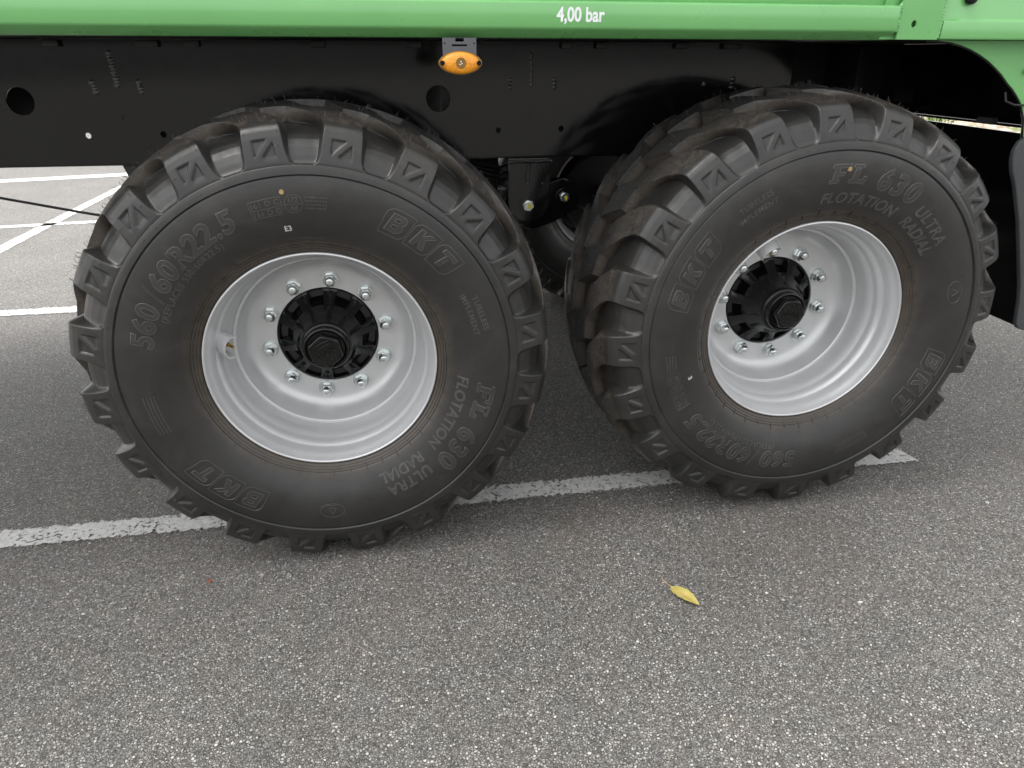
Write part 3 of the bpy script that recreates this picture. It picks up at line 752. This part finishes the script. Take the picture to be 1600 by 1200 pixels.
part('side_panel', box_mesh('side_panel', -3.2, 1.47, .030, .055, 1.4466, 3.3, bev=.001), M['green'])
part('corner_post', plate('corner_post', [(1.4745, 1.3695), (1.588, 1.3695), (1.588, 3.3), (1.4745, 3.3)], [circ(1.515, 1.404, .0078, 20, .9)], .006, .012, .001), M['green'])
part('corner_post', box_mesh('corner_post', 1.476, 1.586, .030, .060, 1.372, 3.3, bev=.003), M['black_rough'])
part('rail_end', box_mesh('rail_end', 1.44, 1.60, .0215, .029, 1.3700, 3.3, bev=.001), M['green'])
bm = bmesh.new(); rg = random.Random(7)
for k in range(26): sphere_into(bm, (1.470+rg.uniform(-.0015, .0015), .006, 1.388+k*.0024), .0042*rg.uniform(.7, 1.3), 7)
part('weld_seam', bm_mesh('weld_seam', bm), M['green']); bm = bmesh.new()
for k in range(30): sphere_into(bm, (1.590+rg.uniform(-.001, .001), .008, 1.376+k*.003), .0030*rg.uniform(.7, 1.3), 7)
part('weld_seam', bm_mesh('weld_seam', bm), M['green'])
rear = [(.060, 1.3705), (.006, 1.3705), (.0045, 1.3720), (.004, 1.3760), (.004, 1.4085), (.005, 1.4115), (.012, 1.4150), (.014, 1.4185), (.014, 1.55), (.060, 1.55)]
part('rear_rail', extrude_x('rear_rail', rear, 1.594, 2.45), M['green'])
part('rear_panel', box_mesh('rear_panel', 1.594, 2.45, .018, .05, 1.5505, 3.3, bev=.001), M['green'])
bm = bmesh.new(); sphere_into(bm, (1.658, .008, 1.461), .018, 16, (1, .5, .75)); part('rubber_stop', bm_mesh('rubber_stop', bm), M['hub'])
arch = [(1.600, 1.3695), (1.632, 1.3690), (1.668, 1.3655), (1.700, 1.3590), (1.733, 1.3490), (1.763, 1.3370), (1.793, 1.3225), (1.820, 1.3060), (1.847, 1.2875), (1.871, 1.2670), (1.892, 1.2520), (1.911, 1.2350), (1.924, 1.222), (1.935, 1.208), (1.955, 1.175), (1.968, 1.12)]
part('fender_skin', plate('fender_skin', arch+[(2.45, 1.12), (2.45, 1.3695)], [circ(1.915, 1.299, .008, 16)], .058, .066, .001), M['green'])
bm = bmesh.new(); tube_into(bm, [(x-.001, .062, z-.001) for x, z in arch], .0032, 8); part('edge_trim', bm_mesh('edge_trim', bm), M['black'])
bm = bmesh.new(); tube_into(bm, [(1.914, .062, 1.299), (1.914, .050, 1.299)], .0105, 16); part('fender_bolt', bm_mesh('fender_bolt', bm), M['zinc'])
bm = bmesh.new(); tube_into(bm, [(1.886, .075, 1.245), (1.890, .07, 1.222), (1.905, .055, 1.213), (1.945, .05, 1.212)], .003, 8); part('lamp_wire', bm_mesh('lamp_wire', bm), M['black_rough'])
# floor and body shell over the wheels
part('body_floor', box_mesh('body_floor', -3.2, 2.45, .0605, 2.485, 1.3725, 1.44, bev=.001), M['black_rough'])
part('side_panel', box_mesh('side_panel', -3.2, 2.45, 2.49, 2.55, 1.37, 3.3, bev=.001), M['green'])
part('headboard', box_mesh('headboard', -3.26, -3.205, .03, 2.55, 1.37, 3.3, bev=.002), M['green'])
part('tailboard', box_mesh('tailboard', 2.455, 2.51, .03, 2.55, 1.37, 3.3, bev=.002), M['green'])
# wheel arch rear wall, inner wall, mudflap and its grey edge
part('arch_wall', box_mesh('arch_wall', 2.20, 2.215, .070, 1.55, 1.136, 1.3715, bev=.002), M['black'])
part('arch_wall', box_mesh('arch_wall', 2.16, 2.2155, .070, 1.55, 1.131, 1.1350, bev=.001), M['black'])
# inner end of the far side
part('inner_wall', box_mesh('inner_wall', 1.565, 2.155, .90, .91, 1.135, 1.3715, bev=.002), M['black_rough'])
part('connector_box', box_mesh('connector_box', 2.12, 2.15, .36, .42, 1.137, 1.155, bev=.004), M['grey_plastic'])
def flap():
    V, F = [], []; ny, nz = 14, 10
    for x_off in (0, .008):
        for i in range(nz+1):
            for j in range(ny+1):
                y = .035+1.15*j/ny; b = (y-.3)/1.0
                zt = 1.060-.0*b+.012*max(0, b); z = .472+(zt-.472)*i/nz
                V.append((2.20+x_off+.012*math.sin(3*z)+.006*math.sin(5*y), y, z))
    N = (nz+1)*(ny+1)
    for i in range(nz):
        for j in range(ny):
            a = i*(ny+1)+j; F.append((a, a+ny+1, a+ny+2, a+1)); F.append((N+a, N+a+1, N+a+ny+2, N+a+ny+1))
    for i in range(nz):
        for j in (0, ny): a = i*(ny+1)+j; F.append((a, N+a, N+a+ny+1, a+ny+1))
    for j in range(ny):
        for i in (0, nz): a = i*(ny+1)+j; F.append((a, a+1, N+a+1, N+a))
    return pydata('mudflap', V, F, True, 40)
put('mudflap', flap(), M['black'], trailer)
edge_px = [(2.30, 1.098), (1.945, 1.094), (1.918, 1.078), (1.908, 1.055), (1.910, 1.028), (1.920, .998), (1.940, .962), (1.985, .86), (2.02, .76), (2.055, .66), (2.068, .61), (2.075, .565), (2.080, .535), (2.092, .520), (2.115, .512), (2.30, .512)]
put('mudguard_edge', plate('mudguard_edge', edge_px, [], .018, .034, .004), M['grey_flap'], trailer)
# marker lamp
lamp = part('lamp_bracket', plate('lamp_bracket', [(.357, 1.368), (.357, 1.326), (.372, 1.312), (.420, 1.312), (.433, 1.326), (.433, 1.368)], [[(.378+.034*(k % 2 ^ (k//2)), 1.3505+.004*(k//2)) for k in range(4)], circ(.362, 1.3565, .0018, 10), circ(.428, 1.3565, .0018, 10), [(.386, 1.360), (.405, 1.360), (.405, 1.3672), (.386, 1.3672)]], .006, .009, .0004), M['grey_plastic'])
def oval(rx, rz, n=48): return [(.395+rx*math.cos(2*math.pi*k/n)*(1.0), 1.3165+rz*math.copysign(abs(math.sin(2*math.pi*k/n))**1.12, math.sin(2*math.pi*k/n))) for k in range(n)]
lb = part('marker_lamp', plate('marker_lamp', oval(.0495, .0245), [], -.006, .0055, .002), M['amber_dark'])
def lens():
    V, F = [], []; n = 48; rings = [(1, -.0055), (.97, -.010), (.88, -.0135), (.6, -.0165), (.3, -.0175), (.02, -.018)]
    for s, y in rings: V += [(.395+(x-.395)*s*.90, y, 1.3165+(z-1.3165)*s*.93) for x, z in oval(.0495, .0245, n)]
    for i in range(len(rings)-1):
        for k in range(n): F.append((i*n+k, i*n+(k+1) % n, (i+1)*n+(k+1) % n, (i+1)*n+k))
    return pydata('lamp_lens', V, F)
put('lamp_lens', lens(), M['amber'], lb)
for s in (-1, 1):
    bm = bmesh.new(); tube_into(bm, [(.395+s*.0410, -.004, 1.3165), (.395+s*.0410, -.0155, 1.3165)], .0052, 14)
    put('lamp_screw', bm_mesh('lamp_screw', bm), M['hub'], lb)
bm = bmesh.new(); tube_into(bm, [(.395, -.015, 1.3165), (.395, -.0186, 1.3165)], .0115, 20); put('lamp_reflector', bm_mesh('lamp_reflector', bm), M['amber_dark'], lb)
bm = bmesh.new()
for dx, dz in ((0, .003), (.002, -.001), (-.002, -.003)): sphere_into(bm, (.395+dx, -.0188, 1.3165+dz), .0016, 6)
put('lamp_diode', bm_mesh('lamp_diode', bm), M['white_print'], lb)
# tyre pressure lettering on the rail
ta = text_mesh('4,00 bar', .0405, True, 0, .0002, 0, 0, 1.0); tb = text_mesh('4,00 bar', .0405, False, .0011, 0, 0, 0, 1.0)
for v in tb.vertices: v.co.z *= .2
t = joined('pressure_lettering', [ta, tb])
xs = [v.co.x for v in t.vertices]; x0, x1 = min(xs), max(xs)
for v in t.vertices: x, yy, z = v.co; v.co = (.615+(x-x0)*(.112/(x1-x0)), -.0004-z, 1.4025+yy)
t.update(); part('pressure_lettering', t, M['white_print'])

# ------------------------------------------------------------------ verge, grit, leaf
def mat_verge():
    t = NT('gravel_verge'); v = t.obj()
    vo = t.new('ShaderNodeTexVoronoi'); t.set(vo, Scale=14); t.link(v, vo.inputs['Vector'])
    sc = t.new('ShaderNodeSeparateColor'); t.link(vo.outputs['Color'], sc.inputs[0])
    col = t.ramp(sc.outputs[0], [(0, (.10, .075, .05)), (.5, (.26, .20, .15)), (1, (.46, .40, .33))])
    t.link(t.mix(t.ramp(t.noise(2.2, 5, .7, v), [(.50, 0.0), (.60, 1.0)]), col, (.10, .13, .035)), t.b.inputs['Base Color'])
    t.b.inputs['Roughness'].default_value = .9; t.bump(sc.outputs[1], .8, .03); return t.m
M['verge'] = mat_verge()
V, F = [], []; nx, ny = 60, 14; rg = random.Random(11)
for i in range(nx+1):
    for j in range(ny+1):
        x = 6.5+20*i/nx; y = 8.6+4.5*j/ny+.0*x; V.append((x, y-(x-9)*.12, .006+(.22*min(1, j/6) if j else 0)*rg.uniform(.5, 1.1)))
for i in range(nx):
    for j in range(ny): a = i*(ny+1)+j; F.append((a, a+ny+1, a+ny+2, a+1))
tag(put('gravel_verge', pydata('gravel_verge', V, F), M['verge']), kind='structure')
M['grass'] = simple('grass', (.10, .15, .035), .7, 0, .4, 3)
V, F = [], []
for k in range(1800):
    c = rg.randrange(26); cx = 7.5+.62*c+rg.gauss(0, .12); cy = 9.2+(c*7 % 5)*.5-(cx-9)*.12+rg.gauss(0, .15); h = rg.uniform(.06, .20); a = rg.uniform(0, 6.28); w = .012
    dx, dy = math.cos(a), math.sin(a); b = len(V)
    V += [(cx-dy*w, cy+dx*w, .10), (cx+dy*w, cy-dx*w, .10), (cx+dx*h*.5, cy+dy*h*.5, .12+h)]; F.append((b, b+1, b+2))
tag(put('verge_grass', pydata('verge_grass', V, F, False), M['grass']), 'short grass tufts on the gravel verge behind the trailer', 'grass', kind='stuff')

bm = bmesh.new(); rg = random.Random(21)
for k in range(420):
    x = rg.uniform(-1.6, 2.6); y = rg.uniform(-1.0, 1.2); s = rg.uniform(.0016, .0036)*(1.7 if rg.random() < .06 else 1)
    g = bmesh.ops.create_icosphere(bm, subdivisions=1, radius=s)['verts']; sx, sy = rg.uniform(.7, 1.5), rg.uniform(.7, 1.3)
    for v in g: v.co = Vector((x+v.co.x*sx+rg.uniform(-.2, .2)*s, y+v.co.y*sy, .0012+s*.35+v.co.z*.6))
tag(put('loose_grit', bm_mesh('loose_grit', bm, False), M['pebble']), 'small pale stones scattered over the asphalt', 'grit', kind='stuff')

def mat_leaf():
    t = NT('yellow_leaf'); v = t.obj()
    n = t.noise(35, 4, .6, v)
    col = t.ramp(n, [(.3, (.27, .27, .07)), (.5, (.40, .34, .09)), (.75, (.48, .38, .14))])
    sp = t.math('GREATER_THAN', t.noise(160, 2, .5, v), .70)
    t.link(t.mix(sp, col, (.16, .09, .03)), t.b.inputs['Base Color']); t.b.inputs['Roughness'].default_value = .55
    t.bump(t.noise(120, 3, .6, v), .5, .002); return t.m
M['leaf'] = mat_leaf(); M['stalk'] = simple('leaf_stalk', (.50, .32, .15), .6)
def leaf_blade(L, W):
    V, F = [], []; n = 14
    for i in range(n+1):
        s = i/n; w = W*(math.sin(math.pi*s**.82)**.8)*(1+.06*math.sin(i*2.3)) if 0 < i < n else .0006
        x = L*s; zc = .004+.007*s*s
        for j, q in enumerate((-1, -.5, 0, .5, 1)): V.append((x, q*w, zc+abs(q)*.006*math.sin(math.pi*s)+.0008*math.sin(i*1.7+j)))
    for i in range(n):
        for j in range(4): a = i*5+j; F.append((a, a+5, a+6, a+1))
    return pydata('blade', V, F)
lf = empty('fallen_leaf', (.868, -.335, .002)); lf.rotation_euler = (0, 0, math.atan2(-.082, .033)+.08)
tag(lf, 'yellow fallen leaf lying alone on the asphalt in front of the wheels', 'leaf')
put('blade', leaf_blade(.098, .020), M['leaf'], lf)
bm = bmesh.new(); tube_into(bm, [(-.034, .003, .006), (-.018, .0005, .004), (0, 0, .0045), (.03, 0, .0058), (.085, 0, .0115)], .0010, 6, .5); put('stalk', bm_mesh('stalk', bm), M['stalk'], lf)
M['rust_leaf'] = simple('rusty_leaf_scrap', (.20, .065, .03), .8, 0, .4, 200)
def scrap(x, y, s, label):
    rg = random.Random(int(x*1000)); n = 9
    V = [(0, 0, .004)]+[(s*rg.uniform(.5, 1.2)*math.cos(2*math.pi*k/n), s*rg.uniform(.4, .9)*math.sin(2*math.pi*k/n), rg.uniform(.001, .006)) for k in range(n)]
    F = [(0, 1+k, 1+(k+1) % n) for k in range(n)]
    o = put('leaf_scrap', pydata('leaf_scrap', V, F), M['rust_leaf'], None, (x, y, .001)); tag(o, label, 'leaf scrap')
scrap(-.385, -.070, .010, 'tiny rust red leaf scrap on asphalt below the nearer wheel')
